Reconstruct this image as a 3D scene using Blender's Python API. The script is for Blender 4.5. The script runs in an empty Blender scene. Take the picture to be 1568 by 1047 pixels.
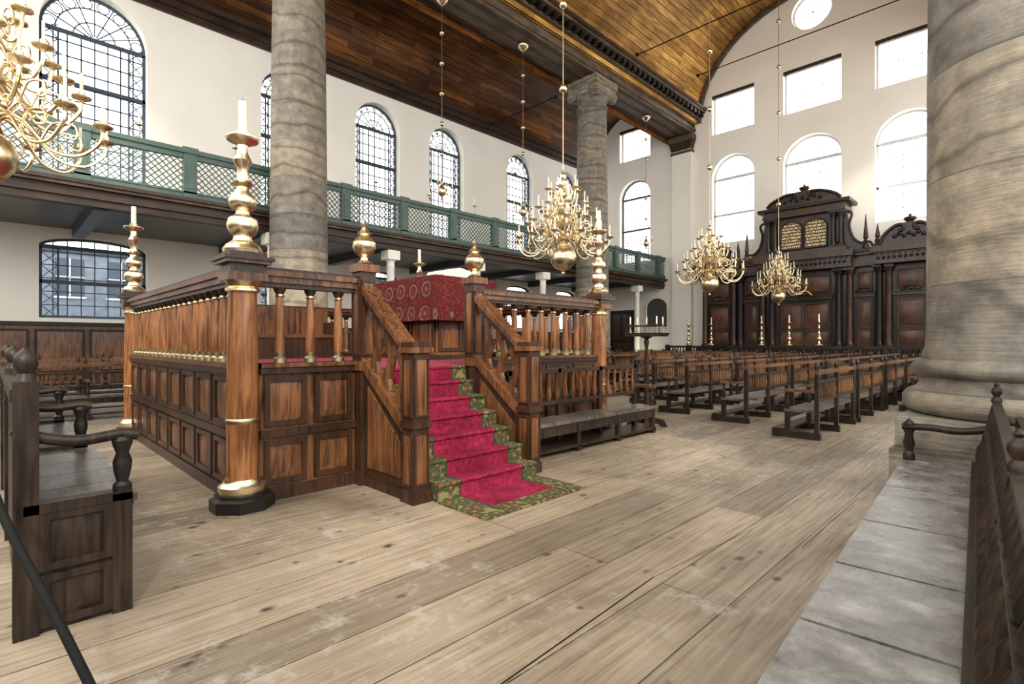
import bpy, math, random
from mathutils import Matrix, Vector
random.seed(4)
pi=math.pi
S=bpy.context.scene
S.view_settings.view_transform='Standard'
S.view_settings.look='None'

# ------------------------------------------------------------ materials
def newmat(name):
    m=bpy.data.materials.new(name); m.use_nodes=True
    nt=m.node_tree; nt.nodes.clear()
    o=nt.nodes.new('ShaderNodeOutputMaterial'); p=nt.nodes.new('ShaderNodeBsdfPrincipled')
    nt.links.new(p.outputs[0],o.inputs[0])
    return m,nt,p
def nd(nt,t,ins=None,**kw):
    n=nt.nodes.new(t)
    for k,v in kw.items(): setattr(n,k,v)
    if ins:
        for k,v in ins.items():
            if hasattr(v,'is_output') and v.is_output: nt.links.new(v,n.inputs[k])
            else: n.inputs[k].default_value=v
    return n
def math_(nt,op,a,b=None,c=None):
    ins={0:a}
    if b is not None: ins[1]=b
    if c is not None: ins[2]=c
    return nd(nt,'ShaderNodeMath',ins,operation=op).outputs[0]
def c4(c): return (c[0],c[1],c[2],1)
def mix(nt,f,a,b,bt='MIX'):
    n=nt.nodes.new('ShaderNodeMix'); n.data_type='RGBA'; n.blend_type=bt
    for i,v in ((0,f),(6,a),(7,b)):
        if hasattr(v,'is_output'): nt.links.new(v,n.inputs[i])
        else: n.inputs[i].default_value=v if i==0 else c4(v)
    return n.outputs[2]
def ramp(nt,f,stops):
    n=nt.nodes.new('ShaderNodeValToRGB'); nt.links.new(f,n.inputs[0])
    while len(n.color_ramp.elements)<len(stops): n.color_ramp.elements.new(.5)
    for e,(p,c) in zip(n.color_ramp.elements,stops): e.position=p; e.color=c4(c)
    return n.outputs[0]
def bump(nt,p,h,st=.3,d=.01):
    n=nd(nt,'ShaderNodeBump',{'Strength':st,'Distance':d,'Height':h}); nt.links.new(n.outputs[0],p.inputs['Normal'])
def plain(name,c,rough=.5,metal=0,noise=.12,sc=6,spec=.4):
    m,nt,p=newmat(name)
    tc=nd(nt,'ShaderNodeTexCoord')
    n=nd(nt,'ShaderNodeTexNoise',{'Vector':tc.outputs['Object'],'Scale':sc,'Detail':4})
    col=ramp(nt,n.outputs[0],[(.3,[x*(1-noise) for x in c]),(.7,[min(1,x*(1+noise)) for x in c])])
    nt.links.new(col,p.inputs['Base Color']); p.inputs['Roughness'].default_value=rough; p.inputs['Metallic'].default_value=metal
    p.inputs['Specular IOR Level'].default_value=spec
    return m
def wood(name,a,b,rough=.35,sc=(14,14,1.2),coat=0,spec=.3):
    m,nt,p=newmat(name)
    tc=nd(nt,'ShaderNodeTexCoord')
    mp=nd(nt,'ShaderNodeMapping',{'Vector':tc.outputs['Object'],'Scale':sc})
    n=nd(nt,'ShaderNodeTexNoise',{'Vector':mp.outputs[0],'Scale':1.5,'Detail':6,'Distortion':1.2})
    n2=nd(nt,'ShaderNodeTexNoise',{'Vector':tc.outputs['Object'],'Scale':1.7,'Detail':2})
    f=math_(nt,'ADD',math_(nt,'MULTIPLY',n.outputs[0],.65),math_(nt,'MULTIPLY',n2.outputs[0],.35))
    col=ramp(nt,f,[(.38,a),(.5,[(x+y)/2 for x,y in zip(a,b)]),(.61,b)])
    nt.links.new(col,p.inputs['Base Color']); p.inputs['Roughness'].default_value=rough
    p.inputs['Specular IOR Level'].default_value=spec
    p.inputs['Coat Weight'].default_value=coat; p.inputs['Coat Roughness'].default_value=.2
    bump(nt,p,n.outputs[0],.15,.004)
    return m

M_wall=plain('plaster_white',(.90,.865,.79),.85,0,.03,.6)
M_beam=wood('beam_greybrown',(.055,.038,.026),(.155,.11,.072),.5,(3,.3,3))
M_beamD=wood('beam_dark',(.022,.013,.009),(.06,.034,.021),.45,(3,.3,3))
M_bim=wood('bimah_wood',(.030,.0125,.0065),(.17,.071,.028),.33,coat=.1)
M_bimD=wood('bimah_wood_dark',(.012,.0065,.0045),(.05,.023,.012),.36,coat=.08)
M_bal=wood('baluster_wood',(.085,.031,.012),(.30,.128,.048),.27,coat=.15)
M_pew=wood('pew_wood',(.007,.005,.004),(.034,.021,.013),.42,spec=.25)
M_pewr=wood('pew_rail_wood',(.055,.025,.012),(.16,.078,.036),.34,coat=.1)
M_seatd=wood('seat_dark_worn',(.035,.029,.024),(.13,.112,.09),.32,(2,14,2),coat=.1)
M_ark=wood('ark_jacaranda',(.016,.008,.0055),(.066,.033,.02),.34,coat=.1)
M_arkp=wood('ark_panel',(.036,.015,.009),(.12,.05,.027),.34,coat=.1)
M_blk=plain('ebony',(.010,.008,.0075),.38,spec=.3)
M_brass=plain('brass',(.78,.645,.42),.27,1,.14,8)
M_brassd=plain('brass_aged',(.42,.34,.21),.38,1,.2,8)
M_candle=plain('candle_wax',(.78,.72,.58),.5,0,.03)
M_green=plain('gallery_green',(.07,.118,.10),.45,0,.15,3)
M_white=plain('window_white',(.6,.62,.62),.5,0,.03)
M_muntin=plain('muntin_bluegrey',(.045,.068,.095),.5,0,.08)
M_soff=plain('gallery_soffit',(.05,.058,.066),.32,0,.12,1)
M_cush=plain('cushion_cream',(.66,.60,.48),.9)
M_iron=plain('iron',(.008,.008,.008),.8,spec=.15)
M_gap=plain('floor_gap',(.02,.015,.011),1,spec=0)
M_cloth=plain('ochre_cloth',(.30,.26,.09),.8)
M_gold=plain('gilt',(.80,.55,.20),.35,1)
M_grey=plain('plaque_grey',(.07,.07,.066),.4)
M_skin=plain('skin',(.6,.36,.26),.6)
M_hair=plain('hair',(.05,.03,.02),.7)

def mk_floor():
    m,nt,p=newmat('floor_planks')
    tc=nd(nt,'ShaderNodeTexCoord'); sp=nd(nt,'ShaderNodeSeparateXYZ',{0:tc.outputs['Object']})
    v=nd(nt,'ShaderNodeCombineXYZ',{0:sp.outputs[1],1:sp.outputs[0]})
    br=nd(nt,'ShaderNodeTexBrick',{'Vector':v.outputs[0],'Scale':1,'Mortar Size':.005,'Mortar Smooth':.5,'Bias':0,'Brick Width':4.7,'Row Height':.41,
        'Color1':(.160,.130,.096,1),'Color2':(.262,.214,.157,1),'Mortar':(.035,.026,.018,1)},offset=.37)
    mp=nd(nt,'ShaderNodeMapping',{'Vector':tc.outputs['Object'],'Scale':(22,.8,1)})
    g=nd(nt,'ShaderNodeTexNoise',{'Vector':mp.outputs[0],'Scale':1.6,'Detail':8,'Distortion':1.0})
    col=mix(nt,1,br.outputs[0],ramp(nt,g.outputs[0],[(.3,(.64,.60,.55)),(.5,(.96,.95,.93)),(.7,(1.2,1.18,1.15))]),'MULTIPLY')
    n=nd(nt,'ShaderNodeTexNoise',{'Vector':tc.outputs['Object'],'Scale':.55,'Detail':7,'Roughness':.6,'Distortion':.6})
    col=mix(nt,1,col,ramp(nt,n.outputs[0],[(.35,(.62,.60,.58)),(.52,(1.0,.99,.97)),(.66,(1.26,1.28,1.3))]),'MULTIPLY')
    n3=nd(nt,'ShaderNodeTexNoise',{'Vector':tc.outputs['Object'],'Scale':5,'Detail':10,'Roughness':.75})
    n4=nd(nt,'ShaderNodeTexNoise',{'Vector':tc.outputs['Object'],'Scale':.4,'Detail':2})
    sc=math_(nt,'MULTIPLY',ramp(nt,n3.outputs[0],[(.52,(0,0,0)),(.62,(1,1,1))]),ramp(nt,n4.outputs[0],[(.46,(0,0,0)),(.58,(.6,.6,.6))]))
    col=mix(nt,sc,col,(.36,.335,.295))
    mk=nd(nt,'ShaderNodeMapping',{'Vector':tc.outputs['Object'],'Scale':(2.0,1.4,1)})
    nj=nd(nt,'ShaderNodeTexNoise',{'Vector':tc.outputs['Object'],'Scale':9,'Detail':2})
    mk2=nd(nt,'ShaderNodeVectorMath',{0:mk.outputs[0],1:nd(nt,'ShaderNodeVectorMath',{0:nj.outputs['Color'],1:(.09,.09,0)},operation='MULTIPLY').outputs[0]},operation='ADD')
    for s_,r_,st in ((1.5,.075,.95),(2.6,.085,.8)):
        vo=nd(nt,'ShaderNodeTexVoronoi',{'Vector':mk2.outputs[0],'Scale':s_,'Randomness':1})
        k=ramp(nt,vo.outputs['Distance'],[(r_*.6,(1,1,1)),(r_*1.6,(0,0,0))])
        col=mix(nt,math_(nt,'MULTIPLY',k,st),col,(.04,.026,.018))
    nt.links.new(col,p.inputs['Base Color']); p.inputs['Specular IOR Level'].default_value=.4
    nt.links.new(ramp(nt,g.outputs[0],[(.3,(.58,.58,.58)),(.7,(.4,.4,.4))]),p.inputs['Roughness'])
    h=math_(nt,'SUBTRACT',math_(nt,'MULTIPLY',g.outputs[0],.3),math_(nt,'MULTIPLY',br.outputs['Fac'],.3))
    bump(nt,p,h,.4,.01)
    return m
M_floor=mk_floor()
def mk_seat():
    m,nt,p=newmat('bench_worn_slabs')
    tc=nd(nt,'ShaderNodeTexCoord')
    mp=nd(nt,'ShaderNodeMapping',{'Vector':tc.outputs['Object'],'Scale':(5,9,3)})
    n=nd(nt,'ShaderNodeTexNoise',{'Vector':mp.outputs[0],'Scale':1.1,'Detail':7,'Distortion':.4})
    n2=nd(nt,'ShaderNodeTexNoise',{'Vector':tc.outputs['Object'],'Scale':5,'Detail':9,'Roughness':.75})
    f=math_(nt,'ADD',math_(nt,'MULTIPLY',n.outputs[0],.35),math_(nt,'MULTIPLY',n2.outputs[0],.65))
    nt.links.new(ramp(nt,f,[(.36,(.05,.046,.042)),(.47,(.125,.118,.108)),(.56,(.19,.183,.17)),(.66,(.34,.33,.31))]),p.inputs['Base Color'])
    nt.links.new(ramp(nt,n2.outputs[0],[(.35,(.16,.16,.16)),(.65,(.4,.4,.4))]),p.inputs['Roughness'])
    bump(nt,p,f,.4,.012)
    return m
M_seat=mk_seat()

def mk_stone():
    m,nt,p=newmat('bentheim_sandstone')
    tc=nd(nt,'ShaderNodeTexCoord'); sp=nd(nt,'ShaderNodeSeparateXYZ',{0:tc.outputs['Object']})
    fl=math_(nt,'FLOOR',math_(nt,'DIVIDE',sp.outputs[2],1.02))
    wn=nd(nt,'ShaderNodeTexWhiteNoise',{'W':fl},noise_dimensions='1D')
    off=nd(nt,'ShaderNodeCombineXYZ',{0:math_(nt,'MULTIPLY',wn.outputs[0],30),1:math_(nt,'MULTIPLY',wn.outputs[0],11),2:0.0})
    vv=nd(nt,'ShaderNodeVectorMath',{0:tc.outputs['Object'],1:off.outputs[0]},operation='ADD')
    w=nd(nt,'ShaderNodeTexWave',{'Vector':vv.outputs[0],'Scale':.5,'Distortion':8,'Detail':4,'Detail Scale':.7},wave_type='BANDS',bands_direction='Z')
    w2=ramp(nt,w.outputs['Fac'],[(.0,(.10,.09,.073)),(.07,(.18,.16,.13)),(.5,(.215,.19,.155)),(1,(.175,.16,.135))])
    n=nd(nt,'ShaderNodeTexNoise',{'Vector':vv.outputs[0],'Scale':3.5,'Detail':9,'Roughness':.7})
    col=mix(nt,1,w2,ramp(nt,n.outputs[0],[(.3,(.46,.45,.44)),(.5,(.95,.94,.92)),(.7,(1.5,1.45,1.35))]),'MULTIPLY')
    tint=ramp(nt,wn.outputs[0],[(0,(.80,.81,.84)),(.7,(1.1,1.08,1.02)),(1,(1.45,1.36,1.2))])
    col=mix(nt,1,col,tint,'MULTIPLY')
    fr=math_(nt,'FRACT',math_(nt,'DIVIDE',sp.outputs[2],1.02))
    j=math_(nt,'LESS_THAN',fr,.014)
    col=mix(nt,math_(nt,'MULTIPLY',j,.6),col,(.05,.045,.036))
    nt.links.new(col,p.inputs['Base Color']); p.inputs['Roughness'].default_value=.6
    mp=nd(nt,'ShaderNodeMapping',{'Vector':tc.outputs['Object'],'Scale':(1,1,14)})
    nh=nd(nt,'ShaderNodeTexNoise',{'Vector':mp.outputs[0],'Scale':2.5,'Detail':4})
    bump(nt,p,math_(nt,'ADD',n.outputs[0],math_(nt,'MULTIPLY',nh.outputs[0],.7)),.5,.03)
    return m
M_stone=mk_stone()

def mk_vault(name,cx,cz,R,a,b):
    m,nt,p=newmat(name)
    tc=nd(nt,'ShaderNodeTexCoord'); sp=nd(nt,'ShaderNodeSeparateXYZ',{0:tc.outputs['Object']})
    an=math_(nt,'ARCTAN2',math_(nt,'SUBTRACT',sp.outputs[2],cz),math_(nt,'SUBTRACT',sp.outputs[0],cx))
    s=math_(nt,'MULTIPLY',an,R)
    v=nd(nt,'ShaderNodeCombineXYZ',{0:sp.outputs[1],1:s})
    br=nd(nt,'ShaderNodeTexBrick',{'Vector':v.outputs[0],'Scale':1,'Mortar Size':.014,'Bias':-.1,'Brick Width':3.1,'Row Height':.29,
        'Color1':c4(a),'Color2':c4(b),'Mortar':c4([x*.2 for x in a])},offset=.4)
    mp=nd(nt,'ShaderNodeMapping',{'Vector':v.outputs[0],'Scale':(.8,9,1)})
    g=nd(nt,'ShaderNodeTexNoise',{'Vector':mp.outputs[0],'Scale':1.3,'Detail':6})
    n5=nd(nt,'ShaderNodeTexNoise',{'Vector':v.outputs[0],'Scale':.35,'Detail':3})
    col=mix(nt,1,br.outputs[0],ramp(nt,g.outputs[0],[(.3,(.5,.45,.4)),(.7,(1.5,1.45,1.4))]),'MULTIPLY')
    col=mix(nt,1,col,ramp(nt,n5.outputs[0],[(.35,(.55,.5,.45)),(.65,(1.25,1.2,1.15))]),'MULTIPLY')
    nt.links.new(col,p.inputs['Base Color']); p.inputs['Roughness'].default_value=.42; p.inputs['Specular IOR Level'].default_value=.2
    return m
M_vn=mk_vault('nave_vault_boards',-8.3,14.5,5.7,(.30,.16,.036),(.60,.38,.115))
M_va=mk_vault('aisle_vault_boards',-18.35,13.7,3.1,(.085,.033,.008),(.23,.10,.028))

def mk_carpet():
    m,nt,p=newmat('stair_carpet')
    tc=nd(nt,'ShaderNodeTexCoord'); sp=nd(nt,'ShaderNodeSeparateXYZ',{0:tc.outputs['Object']})
    y=math_(nt,'ABSOLUTE',math_(nt,'SUBTRACT',sp.outputs[1],3.64))
    edge=math_(nt,'GREATER_THAN',y,.42)
    fx=math_(nt,'GREATER_THAN',sp.outputs[0],-3.46)
    edge=math_(nt,'MAXIMUM',edge,fx)
    n=nd(nt,'ShaderNodeTexNoise',{'Vector':tc.outputs['Object'],'Scale':22,'Detail':3})
    n7=nd(nt,'ShaderNodeTexNoise',{'Vector':tc.outputs['Object'],'Scale':3,'Detail':5})
    red=ramp(nt,n.outputs[0],[(.3,(.12,.005,.018)),(.7,(.225,.016,.042))])
    red=mix(nt,1,red,ramp(nt,n7.outputs[0],[(.35,(.7,.7,.7)),(.65,(1.25,1.4,1.4))]),'MULTIPLY')
    vo=nd(nt,'ShaderNodeTexVoronoi',{'Vector':tc.outputs['Object'],'Scale':13})
    pat=ramp(nt,vo.outputs['Distance'],[(.0,(.40,.24,.11)),(.2,(.22,.04,.03)),(.33,(.06,.075,.03)),(.6,(.035,.04,.02)),(.8,(.17,.15,.065))])
    line=math_(nt,'LESS_THAN',math_(nt,'ABSOLUTE',math_(nt,'SUBTRACT',y,.43)),.012)
    col=mix(nt,edge,red,pat)
    col=mix(nt,line,col,(.03,.035,.02))
    nt.links.new(col,p.inputs['Base Color']); p.inputs['Roughness'].default_value=.95; p.inputs['Specular IOR Level'].default_value=.1
    bump(nt,p,n.outputs[0],.6,.012)
    return m
M_carpet=mk_carpet()
def mk_red():
    m,nt,p=newmat('red_carpet')
    tc=nd(nt,'ShaderNodeTexCoord')
    n=nd(nt,'ShaderNodeTexNoise',{'Vector':tc.outputs['Object'],'Scale':20,'Detail':3})
    nt.links.new(ramp(nt,n.outputs[0],[(.3,(.14,.005,.022)),(.7,(.24,.015,.045))]),p.inputs['Base Color']); p.inputs['Roughness'].default_value=.95
    return m
M_red=mk_red()
def mk_tcloth():
    m,nt,p=newmat('persian_cloth')
    tc=nd(nt,'ShaderNodeTexCoord')
    vo=nd(nt,'ShaderNodeTexVoronoi',{'Vector':tc.outputs['Object'],'Scale':2.6,'Randomness':.1})
    ring=ramp(nt,vo.outputs['Distance'],[(.0,(.26,.16,.09)),(.12,(.16,.02,.02)),(.25,(.03,.012,.015)),(.32,(.24,.13,.07)),(.37,(.025,.014,.022)),(.5,(.09,.012,.012))])
    v2=nd(nt,'ShaderNodeTexVoronoi',{'Vector':tc.outputs['Object'],'Scale':24})
    b=ramp(nt,v2.outputs['Distance'],[(.1,(.26,.14,.08)),(.3,(.10,.02,.016)),(.55,(.035,.007,.01))])
    nt.links.new(mix(nt,.4,ring,b),p.inputs['Base Color']); p.inputs['Roughness'].default_value=.95; p.inputs['Specular IOR Level'].default_value=.1
    return m
M_tc=mk_tcloth()
def mk_tablet():
    m,nt,p=newmat('gilt_text_tablet')
    tc=nd(nt,'ShaderNodeTexCoord'); sp=nd(nt,'ShaderNodeSeparateXYZ',{0:tc.outputs['Object']})
    row=math_(nt,'GREATER_THAN',math_(nt,'FRACT',math_(nt,'MULTIPLY',sp.outputs[2],6.5)),.42)
    mp=nd(nt,'ShaderNodeMapping',{'Vector':tc.outputs['Object'],'Scale':(16,1,7)})
    n=nd(nt,'ShaderNodeTexNoise',{'Vector':mp.outputs[0],'Scale':1.4,'Detail':1})
    f=math_(nt,'MULTIPLY',row,math_(nt,'GREATER_THAN',n.outputs[0],.47))
    nt.links.new(mix(nt,f,(.028,.018,.012),(.62,.46,.2)),p.inputs['Base Color']); p.inputs['Roughness'].default_value=.4
    return m
M_tab=mk_tablet()

# ------------------------------------------------------------ mesh builder
I4=Matrix.Identity(4)
def T(x,y,z): return Matrix.Translation((x,y,z))
def RZ(d): return Matrix.Rotation(math.radians(d),4,'Z')
def RX(d): return Matrix.Rotation(math.radians(d),4,'X')
def catmull(P,k=6):
    P=[Vector(p) for p in P]; out=[]
    Q=[P[0]*2-P[1]]+P+[P[-1]*2-P[-2]]
    for i in range(1,len(Q)-2):
        a,b,c,d=Q[i-1],Q[i],Q[i+1],Q[i+2]
        for j in range(k):
            t=j/k
            out.append(.5*((2*b)+(c-a)*t+(2*a-5*b+4*c-d)*t*t+(3*b-a-3*c+d)*t**3))
    out.append(P[-1]); return out
class B:
    def __init__(s): s.v=[];s.f=[];s.m=[];s.mats=[];s.M=I4.copy()
    def mi(s,m):
        if m not in s.mats: s.mats.append(m)
        return s.mats.index(m)
    def add(s,vs,fs,m):
        o=len(s.v); k=s.mi(m)
        s.v+= [tuple(s.M@Vector(v)) for v in vs]
        for f in fs: s.f.append([o+i for i in f]); s.m.append(k)
    def box(s,x0,x1,y0,y1,z0,z1,m):
        if x0>x1:x0,x1=x1,x0
        if y0>y1:y0,y1=y1,y0
        vs=[(x0,y0,z0),(x1,y0,z0),(x1,y1,z0),(x0,y1,z0),(x0,y0,z1),(x1,y0,z1),(x1,y1,z1),(x0,y1,z1)]
        s.add(vs,[(3,2,1,0),(4,5,6,7),(0,1,5,4),(1,2,6,5),(2,3,7,6),(3,0,4,7)],m)
    def lathe(s,cx,cy,prof,n,m,ph=0,cap=True):
        vs=[];fs=[]
        for r,z in prof:
            for i in range(n):
                a=2*pi*i/n+ph; vs.append((cx+r*math.cos(a),cy+r*math.sin(a),z))
        for j in range(len(prof)-1):
            for i in range(n):
                k=(i+1)%n; fs.append((j*n+i,j*n+k,(j+1)*n+k,(j+1)*n+i))
        if cap:
            fs.append(tuple(reversed(range(n)))); fs.append(tuple((len(prof)-1)*n+i for i in range(n)))
        s.add(vs,fs,m)
    def tube(s,P,r,n,m):
        P=[Vector(p) for p in P]; L=len(P)
        R=r if isinstance(r,(list,tuple)) else [r]*L
        vs=[];fs=[]
        t=(P[1]-P[0]).normalized(); u=t.cross(Vector((0,0,1)))
        if u.length<1e-3: u=t.cross(Vector((1,0,0)))
        u.normalize()
        for i in range(L):
            t=(P[min(i+1,L-1)]-P[max(i-1,0)]).normalized()
            u=(u-t*u.dot(t)); u.normalize(); w=t.cross(u)
            for k in range(n):
                a=2*pi*(k+.5)/n; vs.append(P[i]+(u*math.cos(a)+w*math.sin(a))*R[i])
        for j in range(L-1):
            for i in range(n):
                k=(i+1)%n; fs.append((j*n+i,j*n+k,(j+1)*n+k,(j+1)*n+i))
        fs.append(tuple(reversed(range(n)))); fs.append(tuple((L-1)*n+i for i in range(n)))
        s.add(vs,fs,m)
    def prism(s,pts,y0,y1,m):
        n=len(pts)
        vs=[(p[0],y0,p[1]) for p in pts]+[(p[0],y1,p[1]) for p in pts]
        fs=[tuple(range(n)),tuple(reversed(range(n,2*n)))]
        for i in range(n):
            k=(i+1)%n; fs.append((i,i+n,k+n,k))
        s.add(vs,fs,m)
    def sphere(s,c,r,m,n=12,sx=1,sy=1,sz=1):
        M0=s.M; s.M=M0@T(*c)@Matrix.Diagonal((sx,sy,sz,1))
        s.lathe(0,0,[(max(r*math.sin(pi*i/8),.001),-r*math.cos(pi*i/8)) for i in range(9)],n,m); s.M=M0
    def panel(s,x0,x1,z0,z1,mf,mp,fw=.06,d=.03,raise_=True):
        s.box(x0,x1,-d,0.0,z0,z0+fw,mf); s.box(x0,x1,-d,0.0,z1-fw,z1,mf)
        s.box(x0,x0+fw,-d,0.0,z0+fw,z1-fw,mf); s.box(x1-fw,x1,-d,0.0,z0+fw,z1-fw,mf)
        a=fw*1.6
        if raise_ and x1-x0>4*a*.9 and z1-z0>4*a*.9:
            o=[(x0+fw,z0+fw),(x1-fw,z0+fw),(x1-fw,z1-fw),(x0+fw,z1-fw)]
            i=[(x0+1.8*a,z0+1.8*a),(x1-1.8*a,z0+1.8*a),(x1-1.8*a,z1-1.8*a),(x0+1.8*a,z1-1.8*a)]
            vs=[(p[0],-.003,p[1]) for p in o]+[(p[0],-d*.8,p[1]) for p in i]
            s.add(vs,[(0,1,5,4),(1,2,6,5),(2,3,7,6),(3,0,4,7),(4,5,6,7)],mp)
    def mesh(s,name):
        me=bpy.data.meshes.new(name); me.from_pydata(s.v,[],s.f)
        for m in s.mats: me.materials.append(m)
        me.polygons.foreach_set('material_index',s.m)
        me.polygons.foreach_set('use_smooth',[True]*len(s.f))
        me.update(); me.set_sharp_from_angle(angle=math.radians(38)); me.update()
        return me
    def obj(s,name,loc=(0,0,0),rz=0):
        o=bpy.data.objects.new(name,s.mesh(name)); o.location=loc; o.rotation_euler=(0,0,math.radians(rz))
        S.collection.objects.link(o); return o
def inst(me,name,loc,rz=0):
    o=bpy.data.objects.new(name,me); o.location=loc; o.rotation_euler=(0,0,math.radians(rz)); S.collection.objects.link(o); return o

NC=-8.3; XL=-15.2; YA=30.0; XW=-21.5; XR=5.6; YB=-8
# ------------------------------------------------------------ floor
b=B(); b.box(XW-.6,XR+.6,YB-.6,YA+.6,-.2,0,M_floor)
def seam(p,q,w=.006):
    p=Vector((p[0],p[1],.001)); q=Vector((q[0],q[1],.001)); d=(q-p).normalized(); n=Vector((-d.y,d.x,0))*w
    b.add([p-n,q-n,q+n,p+n],[(3,2,1,0)],M_gap)
seam((-1.64,1.3),(-1.72,3.0),.005); seam((-1.72,3.0),(-1.6,4.35),.002)
seam((-1.2,4.2),(-1.2,5.9),.002); seam((-2.3,3.4),(-2.3,5.6),.002)
b.obj('floor')

# ------------------------------------------------------------ walls with openings
def arch_z(s,w,zs,rise): return zs+rise*math.sqrt(max(0,1-(s/w)**2))
def wall(b,x0,x1,z0,z1,t,cols,m):
    cols=sorted(cols,key=lambda c:c[0]); x=x0
    for c,w,ops in cols:
        b.box(x,c-w,0,t,z0,z1,m); x=c+w
        z=z0
        for op in ops:
            k=op[0]
            if k=='rect': b.box(c-w,c+w,0,t,z,op[1],m); z=op[2]
            elif k=='arch':
                _,a0,zs,rise=op
                b.box(c-w,c+w,0,t,z,a0,m); zt=zs+rise+.05; n=20
                for i in range(n):
                    s0=-w*math.cos(pi*i/n); s1=-w*math.cos(pi*(i+1)/n)
                    b.prism([(c+s0,arch_z(s0,w,zs,rise)),(c+s1,arch_z(s1,w,zs,rise)),(c+s1,zt),(c+s0,zt)],0,t,m)
                z=zt
            elif k=='round':
                _,zc,r=op; b.box(c-w,c+w,0,t,z,zc-r-.02,m); lo=zc-r-.02; hi=zc+r+.02
                b.box(c-w,c-r,0,t,lo,hi,m); b.box(c+r,c+w,0,t,lo,hi,m); n=24
                for i in range(n):
                    s0=-r*math.cos(pi*i/n); s1=-r*math.cos(pi*(i+1)/n)
                    h0=math.sqrt(max(0,r*r-s0*s0)); h1=math.sqrt(max(0,r*r-s1*s1))
                    b.prism([(c+s0,zc+h0),(c+s1,zc+h1),(c+s1,hi),(c+s0,hi)],0,t,m)
                    b.prism([(c+s0,lo),(c+s1,lo),(c+s1,zc-h1),(c+s0,zc-h0)],0,t,m)
                z=hi
        b.box(c-w,c+w,0,t,z,z1,m)
    b.box(x,x1,0,t,z0,z1,m)
def window(b,w,z0,zs,rise,mf,nx,dz,y=.38,bw=.022,transoms=(),fan=True,diamond=False):
    fr=.06
    b.box(-w,-w+fr*1.4,y-.05,y+.06,z0,zs,mf); b.box(w-fr*1.4,w,y-.05,y+.06,z0,zs,mf)
    b.box(-w,w,y-.06,y+.07,z0,z0+fr*1.5,mf)
    if rise>0:
        P=[(-(w-.04)*math.cos(pi*i/24),y,zs+(rise-.04)*math.sin(pi*i/24)) for i in range(25)]
        b.tube(P,.06,4,mf)
    else: b.box(-w,w,y-.05,y+.06,zs-fr*1.4,zs,mf)
    for i in range(1,nx):
        s=-w+2*w*i/nx
        zt=zs
        if rise>0 and not fan: zt=arch_z(s,w,zs,rise)
        b.box(s-bw/2,s+bw/2,y-.015,y+.015,z0,zt,mf)
    z=z0+dz
    while z<zs-.05:
        b.box(-w,w,y-.015,y+.015,z-bw/2,z+bw/2,mf); z+=dz
    for t in transoms: b.box(-w,w,y-.05,y+.05,t-.06,t+.06,mf)
    if diamond:
        for sg in (-1,1):
            xa=sg*(w-.05); xb=sg*(w-2*w/nx*1.35); b.box(xb-.025,xb+.025,y-.03,y+.03,z0,zs,mf)
            z=z0
            while z<zs-dz*.5:
                b.tube([(xa,y,z),(xb,y,z+dz)],bw*.5,4,mf); b.tube([(xb,y,z),(xa,y,z+dz)],bw*.5,4,mf); z+=dz
    if rise>0:
        b.box(-w,w,y-.05,y+.05,zs-.06,zs+.06,mf)
        if fan:
            for q in (.4,.72):
                b.tube([(-w*q*math.cos(pi*i/20),y,zs+rise*q*math.sin(pi*i/20)) for i in range(21)],bw*.6,4,mf)
            for k in range(1,8):
                a=pi*k/8; b.tube([(.4*w*math.cos(a)*(.2),y,zs+.08*rise*math.sin(a)),(w*.97*math.cos(a),y,zs+rise*.97*math.sin(a))],bw*.6,4,mf)
            for k in range(8):
                a=pi*(k+.5)/8
                cxp=w*.84*math.cos(a); czp=zs+rise*.84*math.sin(a); rr=.12*w
                b.tube([(cxp+rr*math.cos(2*pi*i/10),y,czp+rr*math.sin(2*pi*i/10)) for i in range(11)],bw*.5,4,mf)
ML=T(XW,0,0)@RZ(90)
WIN=[(-2.9,1.25),(2.45,1.38),(8.75,1.2),(12.75,1.15),(16.75,1.12),(22.2,1.12),(26.6,1.12)]
b=B(); b.M=ML
wall(b,YB,YA+.6,0,15,.6,[(y,w,[('arch',2.25,4.5,.34),('arch',6.5,11.4,1.15 if w<1.3 else 1.38)]) for y,w in WIN],M_wall)
b.obj('wall_left')
n=1
for y,w in WIN:
    b=B(); b.M=ML@T(y,0,0)
    window(b,w,6.5,11.4,1.15 if w<1.3 else 1.38,M_muntin,8,.46,bw=.04,transoms=(8.2,9.8),diamond=True)
    b.obj('window_%d'%n); n+=1
    b=B(); b.M=ML@T(y,0,0)
    window(b,w,2.25,4.5,.34,M_muntin,8,.42,bw=.03,fan=False,transoms=(3.4,),diamond=True)
    b.obj('window_%d'%n); n+=1
AX=[-18.6,-12.2,-8.15,-4.1]
hw=[1.15,1.2,1.35,1.3]
b=B(); b.M=T(0,YA,0)
cols=[(AX[0],hw[0],[('arch',6.7,11.0,1.15),('rect',13.5,15.6)])]
cols+=[(AX[i],hw[i],[('arch',7.2,11.0,1.25),('rect',13.6,15.9)]+([('round',18.65,.95)] if i==2 else [])) for i in (1,2,3)]
cols+=[(2.2,1.15,[('arch',6.7,11.0,1.15)])]
wall(b,XW-.6,XR+.6,0,21.5,.6,cols,M_wall)
b.obj('wall_ark')
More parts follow.
